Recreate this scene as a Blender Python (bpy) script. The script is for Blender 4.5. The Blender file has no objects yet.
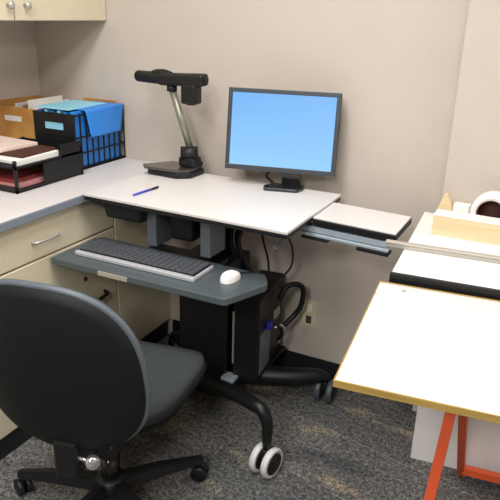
import bpy, bmesh, math, random
from mathutils import Vector, Matrix
random.seed(7)
C = bpy.context.scene.collection
SC = bpy.context.scene
PI = math.pi

# ------------------------------------------------------------------ camera
F_PX, YAW, PITCH, ROLL = 630.76, 0.4546, 0.36287, 0.0299
cam_d = bpy.data.cameras.new('camera')
cam = bpy.data.objects.new('camera', cam_d); C.objects.link(cam)
cam_d.sensor_fit = 'HORIZONTAL'; cam_d.sensor_width = 36.0
cam_d.lens = 36.0 * F_PX / 500.0
cam_d.clip_start = 0.05
fw = Vector((-math.sin(YAW)*math.cos(PITCH), math.cos(YAW)*math.cos(PITCH), -math.sin(PITCH)))
r0 = Vector((math.cos(YAW), math.sin(YAW), 0)); u0 = r0.cross(fw)
rr = math.cos(ROLL)*r0 + math.sin(ROLL)*u0
uu = -math.sin(ROLL)*r0 + math.cos(ROLL)*u0
M = Matrix((rr, uu, -fw)).transposed().to_4x4(); M.translation = Vector((2.41212, -2.45757, 1.59977))
cam.matrix_world = M
SC.camera = cam

# ------------------------------------------------------------------ light
w = bpy.data.worlds.new('world'); SC.world = w; w.use_nodes = True
w.node_tree.nodes['Background'].inputs[0].default_value = (0.9, 0.95, 1.0, 1)
w.node_tree.nodes['Background'].inputs[1].default_value = 0.15
def area(name, loc, sx, sy, energy, color=(1.0, 0.988, 0.985)):
    d = bpy.data.lights.new(name, 'AREA'); d.shape = 'RECTANGLE'; d.size = sx; d.size_y = sy
    d.energy = energy; d.color = color
    o = bpy.data.objects.new(name, d); C.objects.link(o); o.location = loc
    return o
area('ceiling_panel_light', (1.4, -1.3, 2.86), 0.6, 1.2, 30)
area('ceiling_panel_light', (1.4, -2.7, 2.86), 0.6, 1.2, 36)
area('ceiling_panel_light', (2.5, -1.3, 2.86), 0.6, 1.2, 13)
area('ceiling_panel_light', (2.4, -4.5, 2.86), 0.6, 1.2, 112)
area('ceiling_panel_light', (5.0, -1.3, 2.86), 0.6, 1.2, 62)
SC.view_settings.view_transform = 'Standard'
SC.view_settings.look = 'None'
SC.view_settings.gamma = 1.0
SC.view_settings.use_curve_mapping = False
SC.view_settings.exposure = 0.06

# ------------------------------------------------------------------ materials
def srgb(r, g, b):
    f = lambda c: (c/255/12.92) if c/255 <= 0.04045 else ((c/255+0.055)/1.055)**2.4
    return (f(r), f(g), f(b), 1)
def mat(name, col, rough=0.5, metal=0.0, noise=0.0, nscale=30.0, bump=0.0, bscale=200.0, spec=0.5, coat=0.0):
    m = bpy.data.materials.new(name); m.use_nodes = True
    nt = m.node_tree; b = nt.nodes['Principled BSDF']
    b.inputs['Base Color'].default_value = col
    b.inputs['Roughness'].default_value = rough; b.inputs['Metallic'].default_value = metal
    b.inputs['Specular IOR Level'].default_value = spec
    b.inputs['Coat Weight'].default_value = coat
    tc = nt.nodes.new('ShaderNodeTexCoord')
    if noise > 0:
        n = nt.nodes.new('ShaderNodeTexNoise'); n.inputs['Scale'].default_value = nscale
        n.inputs['Detail'].default_value = 4
        nt.links.new(tc.outputs['Object'], n.inputs['Vector'])
        r = nt.nodes.new('ShaderNodeValToRGB')
        r.color_ramp.elements[0].position = 0.3; r.color_ramp.elements[1].position = 0.7
        r.color_ramp.elements[0].color = tuple(c*(1-noise) for c in col[:3]) + (1,)
        r.color_ramp.elements[1].color = tuple(min(1, c*(1+noise)) for c in col[:3]) + (1,)
        nt.links.new(n.outputs['Fac'], r.inputs['Fac']); nt.links.new(r.outputs['Color'], b.inputs['Base Color'])
    if bump > 0:
        n2 = nt.nodes.new('ShaderNodeTexNoise'); n2.inputs['Scale'].default_value = bscale
        nt.links.new(tc.outputs['Object'], n2.inputs['Vector'])
        bp = nt.nodes.new('ShaderNodeBump'); bp.inputs['Strength'].default_value = bump
        bp.inputs['Distance'].default_value = 0.002
        nt.links.new(n2.outputs['Fac'], bp.inputs['Height']); nt.links.new(bp.outputs['Normal'], b.inputs['Normal'])
    return m
def wood_mat(name, c1, c2, scale=(3, 40, 3), rough=0.55):
    m = mat(name, c1, rough); nt = m.node_tree; b = nt.nodes['Principled BSDF']
    tc = nt.nodes.new('ShaderNodeTexCoord'); mp = nt.nodes.new('ShaderNodeMapping')
    mp.inputs['Scale'].default_value = scale
    n = nt.nodes.new('ShaderNodeTexNoise'); n.inputs['Scale'].default_value = 1.5; n.inputs['Detail'].default_value = 5
    r = nt.nodes.new('ShaderNodeValToRGB'); r.color_ramp.elements[0].color = c1; r.color_ramp.elements[1].color = c2
    r.color_ramp.elements[0].position = .35; r.color_ramp.elements[1].position = .65
    nt.links.new(tc.outputs['Object'], mp.inputs['Vector']); nt.links.new(mp.outputs['Vector'], n.inputs['Vector'])
    nt.links.new(n.outputs['Fac'], r.inputs['Fac']); nt.links.new(r.outputs['Color'], b.inputs['Base Color'])
    return m
def carpet_mat():
    m = mat('carpet', srgb(70, 72, 78), 0.95, spec=0.1); nt = m.node_tree; b = nt.nodes['Principled BSDF']
    L = nt.links.new; N = nt.nodes.new
    tc = N('ShaderNodeTexCoord'); mp = N('ShaderNodeMapping')
    mp.inputs['Rotation'].default_value = (0, 0, 0.20)
    L(tc.outputs['Object'], mp.inputs['Vector'])
    br = N('ShaderNodeTexBrick'); br.inputs['Scale'].default_value = 1.0
    br.inputs['Brick Width'].default_value = 0.62; br.inputs['Row Height'].default_value = 0.31
    br.inputs['Mortar Size'].default_value = 0.004; br.inputs['Mortar Smooth'].default_value = 1.0
    br.inputs['Color1'].default_value = srgb(88, 88, 88); br.inputs['Color2'].default_value = srgb(107, 105, 102)
    br.inputs['Mortar'].default_value = srgb(128, 124, 118)
    L(mp.outputs['Vector'], br.inputs['Vector'])
    # broad tan and navy figures stretched along the tiles
    m2 = N('ShaderNodeMapping'); m2.inputs['Scale'].default_value = (1.0, 2.4, 1); m2.inputs['Rotation'].default_value = (0, 0, -.5)
    L(tc.outputs['Object'], m2.inputs['Vector'])
    n = N('ShaderNodeTexNoise'); n.inputs['Scale'].default_value = 2.3; n.inputs['Detail'].default_value = 2
    L(m2.outputs['Vector'], n.inputs['Vector'])
    r = N('ShaderNodeValToRGB'); r.color_ramp.elements[0].position = .58; r.color_ramp.elements[1].position = .66
    r.color_ramp.elements[1].color = (.75, .75, .75, 1)
    L(n.outputs['Fac'], r.inputs['Fac'])
    mx = N('ShaderNodeMix'); mx.data_type = 'RGBA'; mx.inputs['B'].default_value = srgb(140, 129, 112)
    L(r.outputs['Color'], mx.inputs['Factor']); L(br.outputs['Color'], mx.inputs['A'])
    rn = N('ShaderNodeValToRGB'); rn.color_ramp.elements[0].position = .33; rn.color_ramp.elements[1].position = .41
    rn.color_ramp.elements[0].color = (.8, .8, .8, 1); rn.color_ramp.elements[1].color = (0, 0, 0, 1)
    L(n.outputs['Fac'], rn.inputs['Fac'])
    mn = N('ShaderNodeMix'); mn.data_type = 'RGBA'; mn.inputs['B'].default_value = srgb(72, 73, 77)
    L(rn.outputs['Color'], mn.inputs['Factor']); L(mx.outputs['Result'], mn.inputs['A'])
    # yarn speckle, coarse and fine
    outs = []
    for sc, lo, hi, c0, c1 in ((150, .36, .64, .45, 1.55), (60, .34, .66, .55, 1.5)):
        q = N('ShaderNodeTexNoise'); q.inputs['Scale'].default_value = sc; q.inputs['Detail'].default_value = 3
        L(mp.outputs['Vector'], q.inputs['Vector'])
        sr = N('ShaderNodeValToRGB'); sr.color_ramp.elements[0].position = lo; sr.color_ramp.elements[1].position = hi
        sr.color_ramp.elements[0].color = (c0, c0, c0, 1); sr.color_ramp.elements[1].color = (c1, c1, c1*.98, 1)
        L(q.outputs['Fac'], sr.inputs['Fac']); outs.append((q, sr))
    cur = mn.outputs['Result']
    for q, sr in outs:
        mu = N('ShaderNodeMix'); mu.data_type = 'RGBA'; mu.blend_type = 'MULTIPLY'; mu.inputs['Factor'].default_value = 1
        L(cur, mu.inputs['A']); L(sr.outputs['Color'], mu.inputs['B']); cur = mu.outputs['Result']
    L(cur, b.inputs['Base Color'])
    bp = N('ShaderNodeBump'); bp.inputs['Strength'].default_value = .5; bp.inputs['Distance'].default_value = .004
    L(outs[0][0].outputs['Fac'], bp.inputs['Height']); L(bp.outputs['Normal'], b.inputs['Normal'])
    return m
def screen_mat():
    m = bpy.data.materials.new('lit_screen'); m.use_nodes = True; nt = m.node_tree
    b = nt.nodes['Principled BSDF']; b.inputs['Base Color'].default_value = (.01, .01, .01, 1)
    b.inputs['Roughness'].default_value = .35
    tc = nt.nodes.new('ShaderNodeTexCoord'); sp = nt.nodes.new('ShaderNodeSeparateXYZ')
    nt.links.new(tc.outputs['Generated'], sp.inputs[0])
    r = nt.nodes.new('ShaderNodeValToRGB')
    r.color_ramp.elements[0].color = srgb(146, 205, 250); r.color_ramp.elements[1].color = srgb(112, 176, 240)
    nt.links.new(sp.outputs['Z'], r.inputs['Fac'])
    nt.links.new(r.outputs['Color'], b.inputs['Emission Color']); b.inputs['Emission Strength'].default_value = 1.0
    return m
WALL = mat('beige_wall_paint', srgb(198, 187, 175), .85, noise=.02, nscale=6, bump=.15, bscale=120)
CEIL = mat('white_ceiling', srgb(225, 222, 215), .9)
CARPET = carpet_mat()
BASEB = mat('black_vinyl_base', srgb(26, 27, 32), .5)
CREAM = mat('cream_laminate', srgb(214, 204, 176), .45, noise=.03, nscale=12)
COUNTER = mat('pale_grey_laminate', srgb(212, 208, 206), .4, noise=.05, nscale=90)
EDGE = mat('blue_grey_edge_band', srgb(128, 136, 146), .45)
WHITE_LAM = mat('white_laminate', srgb(218, 214, 210), .35, noise=.015, nscale=60)
WHITE_BRD = mat('white_board', srgb(236, 234, 228), .35)
YEL_EDGE = wood_mat('raw_board_edge', srgb(182, 154, 84), srgb(158, 128, 62), (3, 3, 90))
PINE = wood_mat('pale_birch_ply', srgb(226, 204, 164), srgb(214, 190, 146), (2, 3, 30))
BLACK = mat('black_plastic', srgb(20, 21, 23), .45, spec=.4)
BLACK_M = mat('black_painted_steel', srgb(17, 17, 19), .42, spec=.4)
BLACK_G = mat('glossy_black', srgb(18, 19, 21), .18, coat=.3)
DARKBAY = mat('dark_navy_plastic', srgb(26, 28, 36), .5)
GREY_M = mat('grey_steel', srgb(120, 128, 136), .4, .3)
BLUEGREY = mat('blue_grey_steel', srgb(168, 180, 188), .4, .2)
TRAYM = mat('charcoal_tray_laminate', srgb(78, 87, 90), .4)
SILVER = mat('brushed_aluminium', srgb(196, 192, 184), .35, .6)
ALU = mat('satin_aluminium', srgb(180, 174, 165), .45, .25)
CHROME = mat('chrome', srgb(220, 222, 226), .18, .9)
FABRIC = mat('black_woven_fabric', srgb(62, 67, 67), .9, noise=.12, nscale=260, bump=.3, bscale=500, spec=.2)
SHELL = mat('black_chair_shell', srgb(16, 19, 20), .6, bump=.2, bscale=350, spec=.25)
PIPING_SHEEN = mat('chair_piping_sheen', srgb(84, 92, 98), .45)  # edge piping, with a grey-blue reflection put into its colour
RUBWHITE = mat('white_wheel_plastic', srgb(206, 206, 206), .4)
GREYWHEEL = mat('grey_wheel_plastic', srgb(70, 76, 82), .45)
ORANGE = mat('orange_painted_steel', srgb(222, 92, 50), .4)
CARD = wood_mat('tan_cardboard', srgb(204, 152, 82), srgb(184, 130, 62), (8, 2, 8), .7)
BLUE = mat('blue_folder', srgb(48, 136, 226), .4)
BLUEP = mat('blue_plastic', srgb(40, 92, 196), .4)
CYAN = mat('pale_cyan_folder', srgb(150, 218, 240), .4)
PAPER = mat('white_paper', srgb(240, 238, 232), .7)
PAPERY = mat('yellow_tinted_paper', srgb(228, 226, 168), .7)
PINK = mat('pink_paper', srgb(206, 140, 140), .7)
PINKW = mat('pale_pink_card', srgb(226, 204, 192), .7)
RED = mat('dark_red_paper', srgb(140, 48, 48), .7)
KRAFT = mat('brown_kraft_folder', srgb(188, 142, 104), .7)
BROWN = mat('dark_brown_core', srgb(72, 36, 26), .7)
IVORY = mat('ivory_plastic', srgb(222, 214, 178), .4)
GLASSDK = mat('dark_lens', srgb(8, 8, 12), .08, coat=1)
PENBLUE = mat('blue_pen_plastic', srgb(70, 66, 190), .35)
VGA = mat('blue_connector', srgb(40, 46, 170), .4)
KEYM = mat('dark_grey_keycap', srgb(76, 79, 84), .5)
SCREEN = screen_mat()

# ------------------------------------------------------------------ mesh helpers
class MB:
    def __init__(s): s.bm = bmesh.new()
    def _xf(s, vs, m):
        if m is not None: bmesh.ops.transform(s.bm, matrix=m, verts=vs)
    def box(s, a, b, bev=0.0, m=None, seg=2):
        lo = Vector([min(a[i], b[i]) for i in range(3)]); hi = Vector([max(a[i], b[i]) for i in range(3)])
        r = bmesh.ops.create_cube(s.bm, size=1); vs = r['verts']
        for v in vs: v.co = Vector([(lo[i]+hi[i])/2 + v.co[i]*(hi[i]-lo[i]) for i in range(3)])
        if bev > 0:
            es = list({e for v in vs for e in v.link_edges})
            bev = min(bev, min(hi[i]-lo[i] for i in range(3))*.45)
            rb = bmesh.ops.bevel(s.bm, geom=es, offset=bev, segments=seg, profile=.5, affect='EDGES')
            vs = list({v for f in rb['faces'] for v in f.verts} | {v for v in vs if v.is_valid})
        s._xf(vs, m); return s
    def prism(s, pts, z0, z1, bev=0.0, m=None, scale_top=1.0):
        n = len(pts); cx = sum(p[0] for p in pts)/n; cy = sum(p[1] for p in pts)/n
        lo = [s.bm.verts.new((p[0], p[1], z0)) for p in pts]
        hi = [s.bm.verts.new((cx+(p[0]-cx)*scale_top, cy+(p[1]-cy)*scale_top, z1)) for p in pts]
        fs = [s.bm.faces.new(lo[::-1]), s.bm.faces.new(hi)]
        for i in range(n): fs.append(s.bm.faces.new((lo[i], lo[(i+1) % n], hi[(i+1) % n], hi[i])))
        vs = lo+hi
        if bev > 0:
            es = list({e for f in fs for e in f.edges})
            rb = bmesh.ops.bevel(s.bm, geom=es, offset=bev, segments=2, profile=.5, affect='EDGES')
            vs = list({v for f in rb['faces'] for v in f.verts} | {v for v in vs if v.is_valid})
        s._xf(vs, m); return s
    def tube(s, pts, r, seg=10, closed=False, smooth_n=0, rs=None, square=False):
        P = [Vector(p) for p in pts]
        if smooth_n:
            Q = []; RS = []
            for i in range(len(P)-1):
                a, b, c, d = P[max(i-1, 0)], P[i], P[i+1], P[min(i+2, len(P)-1)]
                for k in range(smooth_n):
                    t = k/smooth_n
                    Q.append(.5*((2*b)+(c-a)*t+(2*a-5*b+4*c-d)*t*t+(3*b-a-3*c+d)*t**3))
                    if rs: RS.append(rs[i]*(1-t)+rs[i+1]*t)
            Q.append(P[-1]); P = Q
            if rs: RS.append(rs[-1]); rs = RS
        if square: seg = 4
        rings = []; T0 = None; nrm = None
        for i, p in enumerate(P):
            t = (P[min(i+1, len(P)-1)] - P[max(i-1, 0)]).normalized()
            if nrm is None:
                up = Vector((0, 0, 1)) if abs(t.z) < .9 else Vector((1, 0, 0))
                nrm = (up - t*up.dot(t)).normalized()
            else:
                nrm = (nrm - t*nrm.dot(t)).normalized()
            bn = t.cross(nrm); rad = rs[i] if rs else r
            off = PI/4 if square else 0; k = math.sqrt(2) if square else 1
            rings.append([s.bm.verts.new(p + (nrm*math.cos(off+2*PI*j/seg) + bn*math.sin(off+2*PI*j/seg))*rad*k) for j in range(seg)])
        for a, b in zip(rings, rings[1:]):
            for j in range(seg):
                f = s.bm.faces.new((a[j], a[(j+1) % seg], b[(j+1) % seg], b[j])); f.smooth = not square
        s.bm.faces.new(rings[0][::-1]); s.bm.faces.new(rings[-1]); return s
    def lathe(s, prof, seg=28, m=None, closed=False):
        rings = []; vs = []
        for (r, z) in prof:
            ring = [s.bm.verts.new((r*math.cos(2*PI*j/seg), r*math.sin(2*PI*j/seg), z)) for j in range(seg)]
            rings.append(ring); vs += ring
        pairs = list(zip(rings, rings[1:])) + ([(rings[-1], rings[0])] if closed else [])
        for a, b in pairs:
            for j in range(seg):
                f = s.bm.faces.new((a[j], a[(j+1) % seg], b[(j+1) % seg], b[j])); f.smooth = True
        if not closed:
            s.bm.faces.new(rings[0][::-1]); s.bm.faces.new(rings[-1])
        s._xf(vs, m); return s
    def grid(s, fn, nu, nv, thick=0.0, smooth=True):
        V = [[s.bm.verts.new(fn(i/nu, j/nv)) for j in range(nv+1)] for i in range(nu+1)]
        fs = []
        for i in range(nu):
            for j in range(nv):
                f = s.bm.faces.new((V[i][j], V[i+1][j], V[i+1][j+1], V[i][j+1])); f.smooth = smooth; fs.append(f)
        if thick:
            bmesh.ops.recalc_face_normals(s.bm, faces=fs)
            bmesh.ops.solidify(s.bm, geom=fs, thickness=thick)
        return s
    def build(s, name, material, parent=None, mats=None):
        bmesh.ops.recalc_face_normals(s.bm, faces=s.bm.faces[:])
        me = bpy.data.meshes.new(name); s.bm.to_mesh(me); s.bm.free()
        for mm in (mats or [material]): me.materials.append(mm)
        o = bpy.data.objects.new(name, me); C.objects.link(o)
        if parent is not None:
            o.parent = parent
            chain = Matrix.Identity(4); q = parent
            while q is not None:
                chain = q.matrix_local_true @ chain if hasattr(q, 'matrix_local_true') else (Matrix.LocRotScale(q.location, q.rotation_euler, q.scale) @ chain); q = q.parent
            if s_world[0]: me.transform(chain.inverted())
        return o
s_world = [True]      # meshes are written in room coordinates and moved into their parent's frame
def tag(o, label, cat, group=None, kind=None):
    if label: o['label'] = label
    if cat: o['category'] = cat
    if group: o['group'] = group
    if kind: o['kind'] = kind
    return o
def thing(name, label, cat, loc, rotz=0.0, group=None):
    o = bpy.data.objects.new(name, None); C.objects.link(o); o.location = loc; o.rotation_euler = (0, 0, rotz)
    o.empty_display_size = .05
    return tag(o, label, cat, group)
def struct(o): o['kind'] = 'structure'; return o
def T(*v): return Matrix.Translation(v)
def RZ(a): return Matrix.Rotation(a, 4, 'Z')
def RX(a): return Matrix.Rotation(a, 4, 'X')
def RY(a): return Matrix.Rotation(a, 4, 'Y')
def axis_m(p, d):   # matrix taking +Z to direction d at p
    return Matrix.Translation(p) @ Vector(d).to_track_quat('Z', 'Y').to_matrix().to_4x4()

# ------------------------------------------------------------------ the room
X1, Y1, H = 6.0, -9.0, 2.9
struct(MB().box((-.1, .1, -.1), (X1+.1, Y1-.1, 0)).build('floor', CARPET))
struct(MB().box((-.1, .1, H), (X1+.1, Y1-.1, H+.1)).build('ceiling', CEIL))
struct(MB().box((-.1, Y1, 0), (0, .1, H)).build('wall_left', WALL))
struct(MB().box((0, 0, 0), (X1, .1, H)).build('wall_back', WALL))
struct(MB().box((2.045, -.06, 0), (X1, 0, H)).build('wall_right', WALL))
struct(MB().box((X1, Y1, 0), (X1+.1, .1, H)).build('wall_far_right', WALL))
struct(MB().box((0, Y1-.1, 0), (X1, Y1, H)).build('wall_front', WALL))
struct(MB().box((.78, -.008, 0), (2.04, 0, .095), .003).build('baseboard_back', BASEB))

# ------------------------------------------------------------------ base cabinet with worktop (along the left wall)
XF, XC, CT = .765, .790, .912
CY0 = -1.42
cab = thing('base_cabinet', 'cream laminate base cabinet with drawers under the grey counter', 'cabinet', (.4, -.7, 0))
MB().box((.01, CY0, .09), (XF-.02, -.002, .878)).build('body', CREAM, cab)
MB().box((.03, CY0+.005, 0), (XF-.012, -.012, .09)).build('toe_kick', BASEB, cab)
d1 = MB().box((XF-.02, -1.26, .722), (XF, -.42, .872), .003).build('drawer', CREAM, cab)
def pull(y0, y1, z, name, parent):
    m = MB()
    m.tube([(XF-.001, y0, z), (XF+.018, y0+.004, z+.002), (XF+.024, y0+.02, z+.003), (XF+.024, y1-.02, z+.003), (XF+.018, y1-.004, z+.002), (XF-.001, y1, z)], .006, 8, smooth_n=3)
    return m.build(name, SILVER, parent)
pull(-.885, -.765, .79, 'handle', d1)
d2 = MB().box((XF-.02, -1.26, .095), (XF, -.42, .714), .003).build('door', CREAM, cab)
h = MB().tube([(XF-.001, -.60, .437), (XF+.02, -.597, .44), (XF+.026, -.575, .442), (XF+.026, -.53, .447), (XF+.02, -.51, .449), (XF-.001, -.505, .45)], .008, 8, smooth_n=3).build('handle', BLACK, d2)
h['label'] = 'dark bar handle'
MB().lathe([(.001, -.002), (.009, -.002), (.010, .004), (.008, .006), (.001, .006)], 14, axis_m((XF, -.622, .55), (1, 0, 0))).build('lock', BROWN, d2)
MB().box((XF-.02, -.412, .095), (XF, -.004, .872), .002).build('filler_panel', CREAM, cab)
MB().box((XF-.02, CY0, .095), (XF, -1.27, .872), .002).build('filler_panel', CREAM, cab)

wt = thing('countertop', 'pale grey laminate counter with blue-grey front edge along left wall', 'counter', (.4, -.7, CT-.03))
MB().box((.002, CY0-.01, CT-.032), (XC-.008, -.002, CT), .002).build('slab', COUNTER, wt)
MB().box((XC-.008, CY0-.01, CT-.032), (XC, -.002, CT), .003).build('edge_band', EDGE, wt)

# ------------------------------------------------------------------ wall cabinet
uc = thing('wall_cabinet', 'cream upper cabinet with two doors hung on the left wall', 'cabinet', (.2, -.55, 1.536))
UX = .446
MB().box((.002, -1.12, 1.536), (UX-.02, -.002, 2.3), .002).build('body', CREAM, uc)
for y0, y1, ky in ((-1.12, -.555, -.583), (-.549, -.004, -.497)):
    d = MB().box((UX-.02, y0, 1.538), (UX, y1, 2.3), .003).build('door', CREAM, uc)
    MB().lathe([(.001, 0), (.007, 0), (.006, .012), (.014, .018), (.015, .024), (.009, .029), (.001, .03)], 16, axis_m((UX, ky, 1.594), (1, 0, 0))).build('knob', SILVER, d)

# ------------------------------------------------------------------ things on the counter
# open cardboard box in the corner
bx = thing('cardboard_box', 'open tan cardboard box of papers in the corner of the counter', 'box', (.13, -.16, CT))
def panel(a, b, name, mt, parent, bev=.001): return MB().box(a, b, bev).build(name, mt, parent)
BX0, BX1, BY0, BY1, BZ = .012, .278, -.30, -.012, 1.152
panel((BX0, BY0, CT), (BX1, BY0+.006, BZ), 'front_panel', CARD, bx)
panel((BX0, BY1-.006, CT), (BX1, BY1, BZ+.01), 'back_panel', CARD, bx)
panel((BX0, BY0+.006, CT), (BX0+.006, BY1-.006, BZ+.02), 'side_panel', CARD, bx)
panel((BX1-.006, BY0+.006, CT), (BX1, BY1-.006, BZ), 'side_panel', CARD, bx)
panel((BX0+.006, BY0+.006, CT), (BX1-.006, BY1-.006, CT+.006), 'bottom_panel', CARD, bx)
MB().box((-.1, 0, 0), (.1, .004, .062), .001, T(.38, -.0055, 1.118) @ RX(-.0)).build('flap', CARD, bx)
lab = MB().box((.06, BY0-.003, 1.088), (.165, BY0, 1.112), .001).build('label_holder', PAPER, bx)
lab['label'] = 'white label strip'
for k, (x, a, hh, mt) in enumerate(((.05, .05, .10, PAPER), (.09, .02, .12, PAPER), (.13, .05, .115, KRAFT), (.17, .02, .14, PAPER), (.21, .05, .125, PAPER))):
    o = MB().box((-.002, -.115, 0), (.002, .115, hh+.125), .0, T(x+.01, -.155, CT+.008) @ RZ(a) @ RY(a*.25)).build('paper_sheaf', mt)
    tag(o, ('white papers standing upright in the open tan cardboard box', 'brown folder standing among white papers in the cardboard box')[mt is KRAFT], 'paper' if mt is PAPER else 'folder', 'papers standing in the cardboard box' if mt is PAPER else None)
    if mt is KRAFT: o.name = 'file_folder'

# black file crate with blue folders
cx0, cx1, cy0, cy1, cz0, cz1 = .292, .524, -.350, -.006, CT, 1.160
cr = thing('file_crate', 'black lattice file crate holding bright blue folders on the counter', 'crate', ((cx0+cx1)/2, (cy0+cy1)/2, CT))
m = MB()
m.box((cx0, cy0, cz0), (cx1, cy1, cz0+.008))
t = .006
def lattice(m, along, fixed, a0, a1, z0, z1, nv, zs, wv=.0055):
    def bar(p, q):
        if along == 'y': m.box((fixed-t/2, p[0], p[1]), (fixed+t/2, q[0], q[1]))
        else: m.box((p[0], fixed-t/2, p[1]), (q[0], fixed+t/2, q[1]))
    for i in range(nv+1):
        c = a0 + (a1-a0)*i/nv; bar((max(a0, c-wv/2), z0), (min(a1, c+wv/2), z1))
    for z in zs: bar((a0, z-.004), (a1, z+.004))
lattice(m, 'y', cx1-t/2, cy0, cy1, cz0, cz1, 9, (cz0+.006, cz0+.075, cz0+.145, cz1-.006))
lattice(m, 'y', cx0+t/2, cy0, cy1, cz0, cz1, 9, (cz0+.006, cz0+.075, cz0+.145, cz1-.006))
lattice(m, 'x', cy1-t/2, cx0, cx1, cz0, cz1, 6, (cz0+.006, cz0+.075, cz0+.145, cz1-.006))
m.build('lattice_sides', BLACK, cr)
m = MB()
m.box((cx0, cy0-.004, cz0), (cx1, cy0+.004, cz1-.072), .002)
m.box((cx0, cy0-.004, cz1-.041), (cx1, cy0+.004, cz1-.012), .001)
for a, b in ((cx0, cx0+.064), (cx1-.062, cx1)): m.box((a, cy0-.004, cz1-.0725), (b, cy0+.004, cz1-.04), .001)
m.box((cx0, cy0-.006, cz1-.014), (cx1, cy0+.006, cz1), .002)
for z in (.05, .10, .155): m.box((cx0+.004, cy0-.008, cz0+z-.003), (cx1-.004, cy0-.002, cz0+z+.003), .001)
m.build('front_panel', BLACK, cr)
fl = MB().box((cx0+.062, cy0-.0005, cz1-.073), (cx1-.06, cy0+.002, cz1-.04), .0008).build('label_card', CYAN, cr); fl['label'] = 'pale blue card in the handle opening'
for k in range(6):
    x = cx0+.024+k*.0366
    mt = CYAN if k in (1, 3) else BLUE
    o = MB().box((x-.008, cy0+.012, cz0+.01), (x+.008, cy1-.012, cz1+.004+.004*(k % 2)), .002).build('hanging_folder', mt)
    tag(o, None, 'folder', 'folders standing in the file crate')
    o['label'] = ['bright blue hanging folder in the black crate, nearest the cardboard box', 'pale cyan folder in the black crate, second from the cardboard box',
                  'bright blue folder in the black crate, between two pale cyan folders', 'pale cyan folder in the black crate, third from the lattice side',
                  'bright blue folder in the black crate, second from the lattice side', 'bright blue folder pressed against the lattice side of the crate'][k]
# folder draped over the crate's right side
def drape(u, v):
    # u along the side, v across: starts on top, folds over the rim and hangs
    s = v*.30
    if s < .16: x = cx1+.004-.155+s; z = cz1+.0125 + .004*math.sin(u*PI)
    elif s < .185:
        a = (s-.16)/.025*PI/2; x = cx1+.006+.008*math.sin(a); z = cz1+.005+.008*math.cos(a)
    else: x = cx1+.013+.002*math.sin(u*6); z = cz1+.005-(s-.185)*1.0
    half = .135 if s < .18 else .135-.03*(s-.18)/.12
    return Vector((x, -.155+(u-.5)*2*half, z))
o = MB().grid(drape, 14, 30, .0015).build('draped_folder', BLUE)
tag(o, 'bright blue folder draped over the side of the black crate', 'folder')
o = MB().box((-.095, -.13, 0), (.095, .13, .005), .001, T(.392, -.215, cz1+.022) @ RZ(.03)).build('paper_sheaf', CYAN)
o.location.z -= .008
tag(o, 'pale cyan sheaf of papers lying on top of the crate', 'paper')

# two tier letter tray in front of the crate
LX0, LX1, LY0, LY1 = .235, .575, -.752, -.372
lt = thing('letter_tray', 'black two-tier letter tray with papers at counter front', 'tray', (.41, -.56, CT))
for tier, z in enumerate((CT+.004, CT+.095)):
    m = MB()
    m.box((LX0, LY0, z), (LX1, LY1, z+.004), .001)
    m.box((LX0, LY0, z), (LX1, LY0+.004, z+.022)); m.box((LX0, LY1-.004, z), (LX1, LY1, z+.03)); m.box((LX0, LY0, z), (LX0+.004, LY1, z+.03))
    m.box((LX1-.004, LY0, z), (LX1, LY1, z+.010))
    if tier: m.box((LX1-.004, -.50, z), (LX1, LY1, z+.055), .002)
    m.build('shelf', BLACK, lt)
for x, y in ((LX0+.006, LY0+.006), (LX1-.006, LY0+.006), (LX0+.006, LY1-.006), (LX1-.006, LY1-.006)):
    MB().box((x-.006, y-.006, CT), (x+.006, y+.006, CT+.128), .002).build('post', BLACK, lt)
MB().box((LX1-.008, -.60, CT+.01), (LX1-.002, LY1, CT+.094), .001).build('side_plate', BLACK, lt)
def sheet(x0, y0, x1, y1, z, th, mt, label, rz=0.0, name='paper_stack', group=None):
    cx, cy = (x0+x1)/2, (y0+y1)/2
    o = MB().box((-(x1-x0)/2, -(y1-y0)/2, 0), ((x1-x0)/2, (y1-y0)/2, th), min(.002, th*.3), T(cx, cy, z) @ RZ(rz)).build(name, mt)
    return tag(o, label, 'paper' if name == 'paper_stack' else 'folder', group)
sheet(LX0+.02, LY0+.02, LX1-.02, -.49, CT+.100, .024, PAPER, 'white paper stack lying in the top tier of the letter tray')
sheet(LX0+.04, LY0+.06, LX1-.03, -.50, CT+.1245, .012, BROWN, 'dark brown folder lying on the white stack in the letter tray', .05, 'file_folder')
sheet(LX0-.01, LY0+.05, LX1-.12, LY1-.13, CT+.137, .014, PINKW, 'pale pinkish folder lying on top of the letter tray papers', -.06, 'file_folder')
sheet(LX0+.03, LY0+.02, LX1-.03, LY1-.13, CT+.0085, .02, PINK, 'pink paper stack in the bottom tier of the letter tray', .0)
sheet(LX0+.05, LY0+.03, LX1-.05, LY1-.16, CT+.029, .012, RED, 'dark red papers on the pink stack in the bottom tier', .03)

# ------------------------------------------------------------------ computer cart
DZ, DX0, DX1, DY0, DY1 = .925, .806, 1.664, -.645, -.115
ct = thing('computer_cart', 'white-topped mobile computer cart with black base standing by the back wall', 'desk', (1.25, -.35, 0))
MB().prism([(DX0, -.64), (DX1, -.652), (DX1, DY1), (DX0, DY1)], DZ-.011, DZ, .002).build('desktop', WHITE_LAM, ct)
MB().prism([(DX0, -.64), (DX1, -.652), (DX1, DY1), (DX0, DY1)], DZ-.026, DZ-.0113, .002).build('desktop_edge', BLACK, ct)
MB().box((DX0+.02, -.628, DZ-.0325), (DX1-.02, DY1-.02, DZ-.0265)).build('underframe', BLACK_M, ct)
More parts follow.
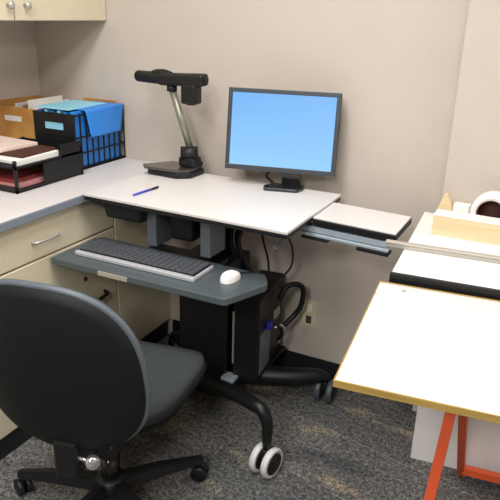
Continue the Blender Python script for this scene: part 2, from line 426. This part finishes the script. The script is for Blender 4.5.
# side shelf with its bracket
SZ = .915
sh = MB().prism([(1.666, -.425), (1.972, -.452), (1.972, -.23), (1.666, -.205)], SZ-.006, SZ, .0015).build('side_shelf', WHITE_LAM, ct)
sh['label'] = 'white fold-out shelf on the right of the cart'
MB().prism([(1.668, -.43), (1.975, -.457), (1.975, -.226), (1.668, -.20)], SZ-.026, SZ-.0065, .002).build('shelf_edge', BLACK, sh)
m = MB()
m.prism([(1.61, -.418), (1.945, -.448), (1.945, -.405), (1.61, -.375)], SZ-.058, SZ-.036, .003)
m.build('bracket', BLUEGREY, sh)
m = MB()
m.prism([(1.60, -.425), (1.955, -.456), (1.955, -.43), (1.60, -.40)], SZ-.072, SZ-.060, .003)
m.build('bracket_rail', BLUEGREY, sh)
MB().prism([(1.625, -.428), (1.73, -.437), (1.73, -.40), (1.625, -.39)], SZ-.084, SZ-.073, .002).build('latch', BLACK, sh)
MB().prism([(1.84, -.448), (1.955, -.458), (1.955, -.41), (1.84, -.40)], SZ-.086, SZ-.073, .002).build('latch', BLACK, sh)
MB().tube([(1.61, -.41, SZ-.06), (1.56, -.40, SZ-.10), (1.50, -.37, SZ-.165)], .005, 8).tube([(1.508, -.374, SZ-.158), (1.496, -.368, SZ-.172)], .011, 10).build('support_rod', BLUEGREY, sh)
# bins under the top
MB().prism([(.765+.075, -.56), (1.01, -.56), (1.01, -.36), (.84, -.36)], DZ-.115, DZ-.033, .012, scale_top=1.12).build('cable_bin', DARKBAY, ct)
MB().prism([(1.105, -.50), (1.205, -.50), (1.205, -.34), (1.105, -.34)], DZ-.175, DZ-.033, .015, scale_top=1.15).build('cable_bin', DARKBAY, ct)
# tray arms, column, pedestal
for x, xb in ((1.03, 1.025), (1.275, 1.265)):
    m = MB()
    m.prism([(x-.022, -.52), (x+.022, -.52), (x+.022, -.40), (x-.022, -.40)], .7125, DZ-.033, .003)
    m.build('tray_arm', GREY_M, ct)
MB().box((1.165, -.345, .10), (1.255, -.255, DZ-.033), .006).build('lift_column', BLACK_M, ct)
MB().box((1.095, -.43, .10), (1.325, -.225, .655), .008).build('pedestal', BLACK, ct)
kt = MB().prism([(.775, -.812), (1.512, -.808), (1.522, -.80), (1.585, -.635), (1.582, -.61), (1.545, -.55), (.80, -.53), (.775, -.56)], .685, .712, .004).build('keyboard_tray', TRAYM, ct)
MB().box((1.00, -.817, .689), (1.13, -.811, .707), .002).build('label_plate', SILVER, kt)
MB().box((.98, -.56, .668), (1.32, -.41, .6845), .003).build('tray_mount', BLACK_M, ct)
# base with four arms
MB().prism([(1.12, -.52), (1.33, -.50), (1.37, -.38), (1.34, -.20), (1.10, -.18), (1.07, -.40)], .085, .145, .012).build('base_hub', BLACK_M, ct)
MB().box((1.315, -.462, .1455), (1.375, -.404, .166), .006).build('base_reflection', BLUEGREY, ct)  # blue-grey block standing in for light reflected off the black base
MB().tube([(1.20, -.44, .115), (1.30, -.508, .15), (1.40, -.576, .195), (1.50, -.645, .240), (1.577, -.696, .264), (1.625, -.715, .264), (1.650, -.720, .225), (1.654, -.720, .175), (1.654, -.720, .118)], .03, 10, smooth_n=5, rs=[.036, .034, .031, .029, .027, .025, .022, .019, .016]).build('base_leg', BLACK_M, ct)
MB().tube([(1.25, -.36, .12), (1.40, -.30, .115), (1.55, -.24, .115), (1.64, -.19, .12), (1.678, -.172, .115), (1.682, -.170, .10)], .03, 10, smooth_n=5, rs=[.045, .045, .042, .034, .024, .018]).build('base_leg', BLACK_M, ct)
MB().tube([(1.16, -.42, .12), (1.05, -.52, .13), (.95, -.60, .15), (.90, -.64, .145), (.885, -.65, .11)], .03, 10, smooth_n=5, rs=[.036, .032, .027, .022, .018]).build('base_leg', BLACK_M, ct)
MB().tube([(1.16, -.30, .12), (1.02, -.24, .12), (.92, -.19, .125), (.895, -.18, .10)], .03, 10, smooth_n=5, rs=[.036, .030, .024, .018]).build('base_leg', BLACK_M, ct)
def caster(x, y, r, ang, parent, wheel_mat, stem_top):
    c = MB().tube([(x, y, r*1.6), (x, y, stem_top)], .009, 10)
    c.box((-.012, -.02, r*.9), (.012, .03, r*1.9), .006, T(x, y, 0) @ RZ(ang))
    c = c.build('caster', BLACK, parent)
    for sgn in (-1, 1):
        mm = axis_m((x+math.cos(ang)*sgn*.026, y+math.sin(ang)*sgn*.026, r), (math.cos(ang), math.sin(ang), 0))
        wv = MB().lathe([(.006, -.010), (r*.74, -.010), (r*.76, -.013), (r*.95, -.012), (r, -.006), (r, .006), (r*.95, .012), (r*.76, .013), (r*.74, .010), (.006, .010)], 30, mm).build('wheel', wheel_mat, c)
        for q in (-1, 1):
            m2 = axis_m((x+math.cos(ang)*(sgn*.026+q*.0102), y+math.sin(ang)*(sgn*.026+q*.0102), r), (math.cos(ang)*q, math.sin(ang)*q, 0))
            MB().lathe([(.004, 0), (r*.72, 0), (r*.70, .004), (r*.25, .006), (.004, .006)], 24, m2).build('hub_cap', BLACK, wv)
    return c
caster(1.654, -.720, .058, -.2, ct, RUBWHITE, .135)
caster(1.682, -.170, .052, .05, ct, GREYWHEEL, .11)
caster(.885, -.65, .06, .4, ct, RUBWHITE, .12)
caster(.895, -.18, .052, .4, ct, GREYWHEEL, .11)

# computer tower on the cart base
tw = thing('computer_tower', 'black computer tower with cabled back standing on the cart base', 'computer', (1.39, -.2, .145))
tm = T(1.385, -.245, .16) @ RZ(.12)
MB().box((-.055, -.17, 0), (.055, .16, .36), .006, tm).build('case', BLACK, tw)
bk = MB().box((.0555, -.15, .015), (.058, -.02, .20), .001, tm).build('back_plate', GREY_M, tw)
bk['label'] = 'grey metal port plate'
MB().box((.0585, -.08, .195), (.075, -.045, .225), .002, tm).build('connector', VGA, tw)
MB().box((.056, .02, .20), (.068, .08, .24), .002, tm).build('connector', SILVER, tw)
MB().box((-.058, -.172, .06), (-.05, -.168, .30), .001, tm).build('edge_glint', SILVER, tw)  # silver strip standing in for a white glint along the dark edge
MB().box((1.10, -.40, .1455), (1.45, -.08, .159), .003).build('tower_shelf', BLACK_M, ct)

# cables
def cable(pts, r, label, name='cable', mt=BLACK, sm=6):
    return tag(MB().tube(pts, r, 8, smooth_n=sm).build(name, mt), label, 'cable')
cable([(1.455, -.20, .445), (1.475, -.17, .50), (1.515, -.14, .508), (1.535, -.13, .48), (1.53, -.13, .41), (1.505, -.14, .36), (1.475, -.18, .32)], .012, 'thick black cable looping out beside the computer tower back')
cable([(1.475, -.28, .375), (1.50, -.27, .35), (1.49, -.25, .30), (1.465, -.22, .27)], .007, 'thin black cable hanging from the blue connector of the tower')
cable([(1.455, -.24, .33), (1.48, -.22, .34), (1.49, -.21, .30), (1.46, -.2, .24)], .006, 'pale grey cable hanging at the back of the tower', mt=SILVER)
for k, (dx, dy) in enumerate(((0, 0), (.022, .01), (.04, -.008))):
    cable([(1.27+dx, -.29+dy, .885), (1.275+dx*1.2, -.285+dy, .80), (1.265+dx, -.295+dy, .72), (1.285+dx, -.285+dy, .64), (1.33+dx*.6, -.26+dy, .57), (1.37+dx*.5, -.25+dy, .53)], .0105,
          ['black cable of the hanging bundle under the desktop, nearest the lift column', 'black cable in the middle of the bundle hanging under the desktop', 'black cable of the hanging bundle, nearest the right edge of the desktop'][k])
cable([(1.33, -.22, .893), (1.35, -.21, .80), (1.375, -.21, .70), (1.40, -.21, .62), (1.41, -.22, .545)], .005, 'thin black wire sagging from desktop to computer tower')
cable([(1.46, -.22, .893), (1.455, -.21, .84), (1.47, -.2, .76), (1.495, -.18, .68), (1.49, -.17, .60), (1.45, -.17, .54), (1.43, -.19, .525)], .004, 'thin dark wire hanging right of the bundle under the desktop')

# wall outlet
ol = thing('wall_outlet', 'ivory wall outlet plate low on the beige back wall', 'outlet', (1.523, -.003, .313))
MB().box((1.491, -.008, .248), (1.557, 0, .380), .003).build('cover_plate', IVORY, ol)
for z in (.343, .285):
    MB().box((1.511, -.011, z-.019), (1.537, -.0082, z+.019), .002).build('socket', PAPER if z > .3 else GREYWHEEL, ol)

# ------------------------------------------------------------------ monitor
mo = thing('monitor', 'wide black monitor showing a plain blue screen on the cart', 'monitor', (1.40, -.19, DZ))
ma = math.atan2(.10, .43); tilt = .15
BL = Vector((1.190, -.215, .990))
mm = T(*BL) @ RZ(ma) @ RX(-tilt)
MW, MH = .452, .324
m = MB()
m.box((0, 0, 0), (MW, .03, MH), .004, mm)
m.box((.06, .03, .05), (MW-.06, .055, MH-.05), .012, mm)
m.build('housing', BLACK, mo)
m = MB()
bz = .017
for a, b in (((0, -.006, 0), (MW, 0, bz+.003)), ((0, -.006, MH-bz), (MW, 0, MH)), ((0, -.006, bz+.003), (bz, 0, MH-bz)), ((MW-bz, -.006, bz+.003), (MW, 0, MH-bz))): m.box(a, b, .002, mm)
bezm = mat('dark_grey_bezel', srgb(54, 60, 66), .4)
m.build('bezel', bezm, mo)
sc_o = MB().box((bz, -.002, bz+.003), (MW-bz, -.0005, MH-bz), 0, mm).build('screen', SCREEN, mo)
mc = RZ(ma).to_3x3()
cxm = BL + mc @ Vector((MW*.52, .0, 0))
m = MB()
m.box((-.04, .03, -.075), (.04, .06, .12), .006, T(cxm.x+.035, cxm.y+.012, .99) @ RZ(ma) )
m.build('stand_neck', BLACK_G, mo)
m = MB()
m.prism([(-.08, -.05), (.055, -.045), (.075, .0), (.07, .045), (-.06, .04), (-.09, -.01)], DZ, DZ+.014, .005, T(cxm.x+.025, -.168, 0) @ RZ(ma))
m.build('stand_foot', BLACK_G, mo)
cable([(cxm.x+.01, -.118, 1.005), (cxm.x-.06, -.115, .985), (cxm.x-.085, -.118, .955), (cxm.x-.05, -.122, .932)], .006, 'short black cord hanging behind the monitor over the desktop')

# ------------------------------------------------------------------ document camera
dc = thing('document_camera', 'black document camera with silver arm standing left of the monitor', 'document camera', (.92, -.2, DZ))
m = MB()
base = [(.835, -.262), (.985, -.272), (1.035, -.235), (1.04, -.125), (.90, -.125), (.815, -.205)]
m.prism([(x, y) for x, y in base], DZ, DZ+.026, .006)
m.build('base', BLACK, dc)
top = [(.795, -.240), (.83, -.278), (.99, -.272), (1.03, -.235), (1.035, -.128), (.875, -.125)]
m = MB().prism(top, DZ+.0265, DZ+.038, .004).build('base_top', mat('dark_glossy_top', srgb(66, 60, 54), .2, coat=.4), dc)
m = MB()
m.box((.955, -.205, DZ+.039), (1.032, -.135, DZ+.08), .008)
m.box((1.0, -.20, DZ+.0385), (1.036, -.128, DZ+.058), .006)
m.tube([(.998, -.168, DZ+.07), (.994, -.168, DZ+.12)], .032, 14)
m.tube([(.963, -.195, DZ+.095), (1.026, -.160, DZ+.095)], .03, 14)
m.build('joint', BLACK, dc)
ap, aq = Vector((.992, -.168, DZ+.12)), Vector((.905, -.168, 1.285))
MB().tube([ap, aq], .0155, 14).build('arm', mat('olive_silver_arm', srgb(146, 146, 130), .35, .5), dc)
m = MB()
hz = 1.318; hy = -.168
m.tube([(.722, hy, hz+.006), (.727, hy, hz+.006), (.735, hy, hz+.006), (.84, hy, hz+.004), (.88, hy, hz+.002)], .02, 16, rs=[.012, .02, .024, .0255, .0265])
m.box((.85, hy-.03, hz-.024), (1.07, hy+.03, hz+.026), .012, T(.85, hy, hz) @ RY(-.045) @ T(-.85, -hy, -hz))
m.tube([(.81, hy, hz+.014), (.83, hy, hz+.022), (.87, hy, hz+.024), (.90, hy, hz+.016)], .018, 12, smooth_n=3)
m.build('camera_head', BLACK, dc)
MB().tube([(.905, hy, hz-.045), (.905, hy, hz-.02)], .022, 14).build('tilt_joint', BLACK, dc)
ln = MB().box((.965, hy-.03, hz-.09), (1.035, hy+.03, hz-.010), .008).build('lens_housing', BLACK, dc)
MB().lathe([(.001, 0), (.022, 0), (.024, .004), (.001, .004)], 20, T(1.0, hy, hz-.094)).build('lens', GLASSDK, ln)
MB().lathe([(.001, 0), (.014, 0), (.016, .004), (.012, .008), (.001, .008)], 18, axis_m((1.069, hy, hz+.012), (1, 0, 0))).build('zoom_knob', BLACK, dc)

# pen
pn = thing('pen', 'blue ballpoint pen lying on the white desktop', 'pen', (.985, -.50, DZ))
pa, pb = Vector((.989, -.578, DZ+.0048)), Vector((1.003, -.428, DZ+.0048)); pd = (pb-pa)
MB().tube([pa+pd*.02, pa+pd*.72], .0046, 10).build('barrel', PENBLUE, pn)
MB().tube([pa+pd*.72, pb], .0047, 10).build('cap', BLACK, pn)
MB().tube([pa, pa+pd*.03], .002, 8, rs=[.001, .004]).build('tip', SILVER, pn)

# ------------------------------------------------------------------ keyboard and mouse
TZ = .7125
kb = thing('keyboard', 'silver framed computer keyboard with dark keys on the tray', 'keyboard', (1.10, -.68, TZ))
kx0, kx1, ky0, ky1 = .835, 1.362, -.748, -.602
m = MB()
m.box((kx0, ky0, TZ), (kx1, ky1, TZ+.016), .004)
m.build('frame', mat('silver_keyboard_frame', srgb(190, 192, 194), .35, .2), kb)
MB().box((kx0+.008, ky0+.018, TZ+.0162), (kx1-.008, ky1-.006, TZ+.019), .001).build('key_bed', BLACK, kb)
keyme = None; n = 0
rows = 5; kw = (kx1-kx0-.026)/20; kd = (ky1-ky0-.030)/rows
proto = None
for rI in range(rows):
    cI = 0
    while cI < 20:
        if cI in (14, ) and False: pass
        wide = 6 if (rI == 0 and cI == 4) else 1
        x = kx0+.013+cI*kw; y = ky0+.021+rI*kd
        if wide == 6:
            o = MB().box((x+.001, y+.001, TZ+.0192), (x+kw*6-.001, y+kd-.001, TZ+.026), .0015).build('space_bar', KEYM, kb)
        elif proto is None:
            proto = MB().prism([(x+.001, y+.001), (x+kw-.001, y+.001), (x+kw-.001, y+kd-.001), (x+.001, y+kd-.001)], TZ+.0192, TZ+.026, .001, scale_top=.85).build('key', KEYM, kb)
            p0 = (x, y); n += 1
        elif n < 96:
            o = proto.copy(); C.objects.link(o); o.parent = kb
            o.location = (x-p0[0], y-p0[1], 0); n += 1
        cI += wide
ms = thing('computer_mouse', 'white computer mouse on the right end of the keyboard tray', 'mouse', (1.468, -.66, TZ))
m = MB()
prof = []
def mouse_fn(u, v):
    a = 2*PI*u; rad = math.sin(v*PI/2)
    x = .027*rad*math.copysign(abs(math.cos(a))**.85, math.cos(a)); y = .047*rad*math.copysign(abs(math.sin(a))**.85, math.sin(a))
    z = .034*math.cos(v*PI/2)**.7 * (1-.2*(y/.047)) if v < 1 else 0
    return Vector((x, y, z))
m.grid(lambda u, v: (T(1.458, -.655, TZ) @ RZ(-.12)) @ mouse_fn(u, v), 24, 10)
bmesh.ops.remove_doubles(m.bm, verts=m.bm.verts[:], dist=.0004)
m.build('shell', PAPER, ms)
MB().box((-.0035, .016, .024), (.0035, .03, .034), .002, T(1.458, -.655, TZ) @ RZ(-.12)).build('scroll_wheel', GREYWHEEL, ms)
cable([(1.472, -.608, TZ+.01), (1.478, -.59, TZ+.008), (1.50, -.568, TZ+.006), (1.52, -.545, TZ+.002), (1.49, -.50, TZ-.05), (1.44, -.40, .62), (1.41, -.30, .56), (1.40, -.24, .53)], .0028, 'thin dark mouse cord running off the back of the tray')

# ------------------------------------------------------------------ task chair
CHX, CHY, CHT = 1.285, -1.372, .17
ch = thing('task_chair', 'black swivel task chair pulled up before the keyboard tray', 'chair', (1.22, -1.13, 0))
tb = .17
Mb = T(CHX, CHY, .668) @ RZ(CHT) @ RX(tb)     # local x right, y facing, z up (leaning back)
BW, BH, EX = .262, .265, 2.5
def seP(u, v, k=1.0):
    # square -> superellipse disc mapping
    a, b = u*2-1, v*2-1
    rad = max(abs(a), abs(b))
    if rad < 1e-6: return 0.0, 0.0
    th = math.atan2(b, a); c, s = math.cos(th), math.sin(th)
    rr_ = rad/((abs(c)**EX + abs(s)**EX)**(1/EX))
    return c*rr_*k, s*rr_*k
def backfn(y0, dome, k):
    def f(u, v):
        x, z = seP(u, v, k); rad = min(1, max(abs(u*2-1), abs(v*2-1)))
        taper = 1.0 - .06*z
        bow = .06*x*x + .02*(z+.25)**2
        d = dome*(1-rad**4)
        return Mb @ Vector((x*BW*taper, y0 + bow + d, z*BH))
    return f
def disc_solid(f1, f2, n=22):
    m = MB()
    V1 = {}; V2 = {}
    for i in range(n+1):
        for j in range(n+1):
            V1[i, j] = m.bm.verts.new(f1(i/n, j/n)); V2[i, j] = m.bm.verts.new(f2(i/n, j/n))
    for i in range(n):
        for j in range(n):
            for V in (V1, V2):
                f = m.bm.faces.new((V[i, j], V[i+1, j], V[i+1, j+1], V[i, j+1])); f.smooth = True
    ring = [(i, 0) for i in range(n)] + [(n, j) for j in range(n)] + [(n-i, n) for i in range(n)] + [(0, n-j) for j in range(n)]
    for a, b in zip(ring, ring[1:]+ring[:1]):
        f = m.bm.faces.new((V1[a], V1[b], V2[b], V2[a])); f.smooth = True
    return m
bs = disc_solid(backfn(-.028, -.012, 1.0), backfn(.002, .0, 1.0)).build('back_shell', SHELL, ch)
rim = [backfn(-.006, 0, 1.0)(.5+.5*math.cos(t)/max(abs(math.cos(t)), abs(math.sin(t))), .5+.5*math.sin(t)/max(abs(math.cos(t)), abs(math.sin(t)))) for t in [2*PI*i/96 - PI/2 for i in range(97)]]
MB().tube(rim, .011, 8).build('edge_trim', PIPING_SHEEN, bs)
disc_solid(backfn(.002, 0, .985), backfn(.035, .03, .94)).build('back_cushion', FABRIC, ch)
# seat
Ms = T(1.208, -.968, .412) @ RZ(CHT)
SW, SD = .262, .255
def seatfn(z0, dome, k):
    def f(u, v):
        x, y = seP(u, v, k); rad = min(1, max(abs(u*2-1), abs(v*2-1)))
        zz = z0 + dome*(1-rad**4) - (.03*max(0, y-.4)**2*3) + .018*x*x
        return Ms @ Vector((x*SW*(1+.03*y), y*SD, zz))
    return f
EX = 3.6
ss = disc_solid(seatfn(-.045, -.005, .95), seatfn(-.015, 0, .99)).build('seat_pan', SHELL, ch)
disc_solid(seatfn(-.014, 0, 1.0), seatfn(.03, .022, .95)).build('seat_cushion', FABRIC, ch)
# mechanism, back bar, knob, gas post, star base
HB = Vector((1.262, -1.12, 0))
m = MB(); m.box((-.09, -.13, .30), (.09, .11, .358), .012, T(HB.x, HB.y, 0) @ RZ(CHT)); m.build('mechanism', BLACK_M, ch)
Rm = RZ(CHT).to_3x3()
def loc(x, y, z): v = Rm @ Vector((x, y, 0)); return (HB.x+v.x, HB.y+v.y, z)
bar = MB()
bar.box((-.037, -.245, .315), (.037, -.212, .44), .01, T(HB.x, HB.y, 0) @ RZ(CHT))
bar.box((-.034, -.24, .315), (.034, -.05, .335), .008, T(HB.x, HB.y, 0) @ RZ(CHT))
bar.build('back_bar', BLACK_M, ch)
MB().lathe([(.001, -.012), (.018, -.012), (.022, -.006), (.022, .008), (.016, .014), (.001, .014)], 14, axis_m(loc(.085, -.232, .385), (.8, -.5, .1))).build('adjust_knob', CHROME, ch)
MB().tube([loc(.02, -.228, .385), loc(.08, -.231, .385)], .006, 8).build('knob_shaft', CHROME, ch)
MB().lathe([(.028, .10), (.028, .21), (.02, .211), (.02, .305)], 18, T(HB.x, HB.y, 0)).build('gas_post', BLACK_G, ch)
sb = MB().lathe([(.02, .07), (.05, .072), (.055, .09), (.05, .125), (.032, .135)], 20, T(HB.x, HB.y, 0)).build('base_hub', BLACK, ch)
a0 = math.atan2(-.851+1.12, 1.463-1.262)
tips = []
for k in range(5):
    a = a0 + k*2*PI/5; d = Vector((math.cos(a), math.sin(a), 0)); p = HB
    L = .335
    m = MB()
    V = [HB + d*.03 + Vector((0, 0, .10)), HB + d*.18 + Vector((0, 0, .098)), HB + d*L + Vector((0, 0, .083))]
    n_ = Vector((-d.y, d.x, 0))
    rings = []
    for q, (wd, hh) in zip(V, ((.03, .026), (.026, .021), (.018, .013))):
        rings.append([m.bm.verts.new(q + n_*sx*wd*(.65 if sz > 0 else 1) + Vector((0, 0, sz*hh))) for sx, sz in ((-1, -1), (1, -1), (1, 1), (-1, 1))])
    for A, B in zip(rings, rings[1:]):
        for j in range(4): m.bm.faces.new((A[j], A[(j+1) % 4], B[(j+1) % 4], B[j]))
    m.bm.faces.new(rings[0][::-1]); m.bm.faces.new(rings[-1])
    es = m.bm.edges[:]; bmesh.ops.bevel(m.bm, geom=es, offset=.005, segments=2, affect='EDGES')
    lg = m.build('base_leg', BLACK, ch)
    tp = HB + d*(L-.012)
    r = .03
    cg = MB().tube([(tp.x, tp.y, .03), (tp.x, tp.y, .075)], .008, 8).build('caster', BLACK, ch)
    aa = a + .9
    for sgn in (-1, 1):
        MB().lathe([(.003, -.009), (r*.9, -.009), (r, -.005), (r, .005), (r*.9, .009), (.003, .009)], 20, axis_m((tp.x+math.cos(aa)*.015*sgn, tp.y+math.sin(aa)*.015*sgn, r), (math.cos(aa), math.sin(aa), 0))).build('wheel', BLACK, cg)

# ------------------------------------------------------------------ right side: work table on trestle, white cabinet, cutter board
RA = math.radians(6.0)
O = Vector((2.068, -1.318, 0))
Mt = T(O.x, O.y, 0) @ RZ(RA)
TH = .862
tbp = thing('table_board', 'large white table board with raw yellow edge on orange trestle', 'table', (2.5, -1.0, TH-.018))
MB().box((.001, .001, TH-.017), (.95, .555, TH), .001, Mt).build('top', WHITE_BRD, tbp)
m = MB()
m.box((-.002, -.003, TH-.0185), (.953, .0005, TH-.001), .001, Mt)
m.box((-.003, -.003, TH-.0185), (.0005, .558, TH-.001), .001, Mt)
m.box((-.002, .5555, TH-.0185), (.953, .5635, TH+.0065), .001, Mt)
e = m.build('edge', YEL_EDGE, tbp); e['label'] = 'raw yellow board edge'
ldg = MB().box((.002, .478, TH+.0003), (.95, .5545, TH+.006), .0015, Mt).build('rear_strip', WHITE_LAM, tbp)
MB().lathe([(.001, 0), (.006, 0), (.006, .002), (.001, .002)], 14, Mt @ T(.075, .515, TH+.0062)).build('screw_hole', SILVER, ldg)
# trestle
tr = thing('trestle', 'orange steel trestle carrying the white table board', 'trestle', (2.5, -.9, 0))
Ap = Vector((2.296, -1.003, TH-.03)); F1 = Vector((2.256, -1.22, 0.0)); F2 = Vector((2.301, -.378, 0.0))
# keep leg lines, feet on floor
u = Vector((math.cos(RA), math.sin(RA), 0))
for off in (0, .75):
    for Fp, top_off in ((F1, -.012), (F2, .012)):
        a = Ap + u*off + Vector((0, top_off, 0)); f = Fp + u*off + Vector((0, 0, .002))
        MB().tube([a, f], .0125, square=True).build('leg', ORANGE, tr)
MB().box((-.06, -.02, TH-.046), (.86, .02, TH-.0190), .002, T(Ap.x, Ap.y, 0) @ RZ(RA)).build('top_beam', ORANGE, tr)
q = F2 + (Ap-F2)*.065
MB().tube([q + u*.005, q + u*.745], .013, square=True).build('crossbar', ORANGE, tr)

# white cabinet carrying the rear board
P0 = Vector((2.111, -.376, 0)); Mp = T(P0.x, P0.y, 0) @ RZ(RA)
pc = thing('white_cabinet', 'plain white floor cabinet behind the orange trestle', 'cabinet', (2.5, -.2, 0))
MB().box((0, 0, 0), (.9, .018, .845), .002, Mp).build('front_panel', WHITE_LAM, pc)
MB().prism([(2.135, -.350), (3.0, -.262), (3.0, -.07), (2.135, -.07)], 0, .845).build('carcass', WHITE_LAM, pc)
# rear cutting board
CTZ = .893
cb = thing('cutting_board', 'white rear work surface with thick black front edge', 'table', (2.5, -.45, .85))
Mr = T(2.034, -.724, 0) @ RZ(.085)
MB().prism([(2.034, -.724), (3.0, -.642), (3.0, -.065), (1.988, -.065)], CTZ-.018, CTZ, .002).build('top', WHITE_BRD, cb)
MB().prism([(2.030, -.735), (3.0, -.653), (3.0, -.6425), (2.030, -.7245)], CTZ-.044, CTZ-.002, .002).build('front_edge', BLACK, cb)
MB().prism([(2.036, -.715), (3.0, -.633), (3.0, -.07), (2.004, -.07)], CTZ-.046, CTZ-.0185).build('underframe', DARKBAY, cb)
# straightedge rail
rl = thing('straightedge', 'long grey aluminium straightedge lying across the white rear surface', 'ruler', (2.3, -.49, CTZ))
Mx = T(1.958, -.518, CTZ) @ RZ(.09)
MB().box((0, -.014, .0005), (1.0, .024, .012), .002, Mx).build('blade', ALU, rl)
MB().box((0.0, -.016, .0122), (1.0, .006, .021), .003, Mx).build('grip_rib', ALU, rl)
# wood fence
fn = thing('wood_fence', 'pale plywood fence board standing upright on the rear surface', 'board', (2.4, -.32, CTZ))
Mf = T(2.066, -.325, CTZ)
MB().box((0, 0, 0), (.85, .0165, .069), .001, Mf).build('face_board', PINE, fn)
MB().box((-.002, -.001, .0692), (.852, .075, .0725), .001, Mf).build('top_strip', WHITE_BRD, fn)
MB().box((0, .0168, 0), (.85, .074, .069), .001, Mf).build('backing', WHITE_BRD, fn)
# tape roll
tp = thing('tape_roll', 'large white tape roll with dark brown core behind the fence', 'roll', (2.238, -.2, CTZ))
R_, ri = .070, .045
mr = axis_m((2.238, -.215, CTZ+R_), (0, 1, 0))
MB().lathe([(ri+.004, 0), (R_, 0), (R_, .075), (ri+.004, .075)], 40, mr, closed=True).build('tape', PAPER, tp)
MB().lathe([(ri, .001), (ri+.0038, .001), (ri+.0038, .074), (ri, .074)], 40, mr, closed=True).build('core', BROWN, tp)
MB().lathe([(.001, .03), (ri-.0005, .03), (ri-.0005, .05), (.001, .05)], 40, mr).build('core_plug', BROWN, tp)
# small offcut block and paper pad against the wall
o = MB().prism([(2.030, 0), (2.094, 0), (2.09, .05), (2.068, .088), (2.058, .088)], 0, .03, .001, T(0, -.075, CTZ) @ RX(PI/2)).build('wood_offcut', PINE)
tag(o, 'small pale wood offcut leaning by the wall corner on rear surface', 'wood block')
o = MB().box((2.098, -.13, CTZ), (2.155, -.08, CTZ+.062), .002).build('paper_pad', PAPER)
tag(o, 'white paper pad standing between the wood offcut and tape roll', 'paper')
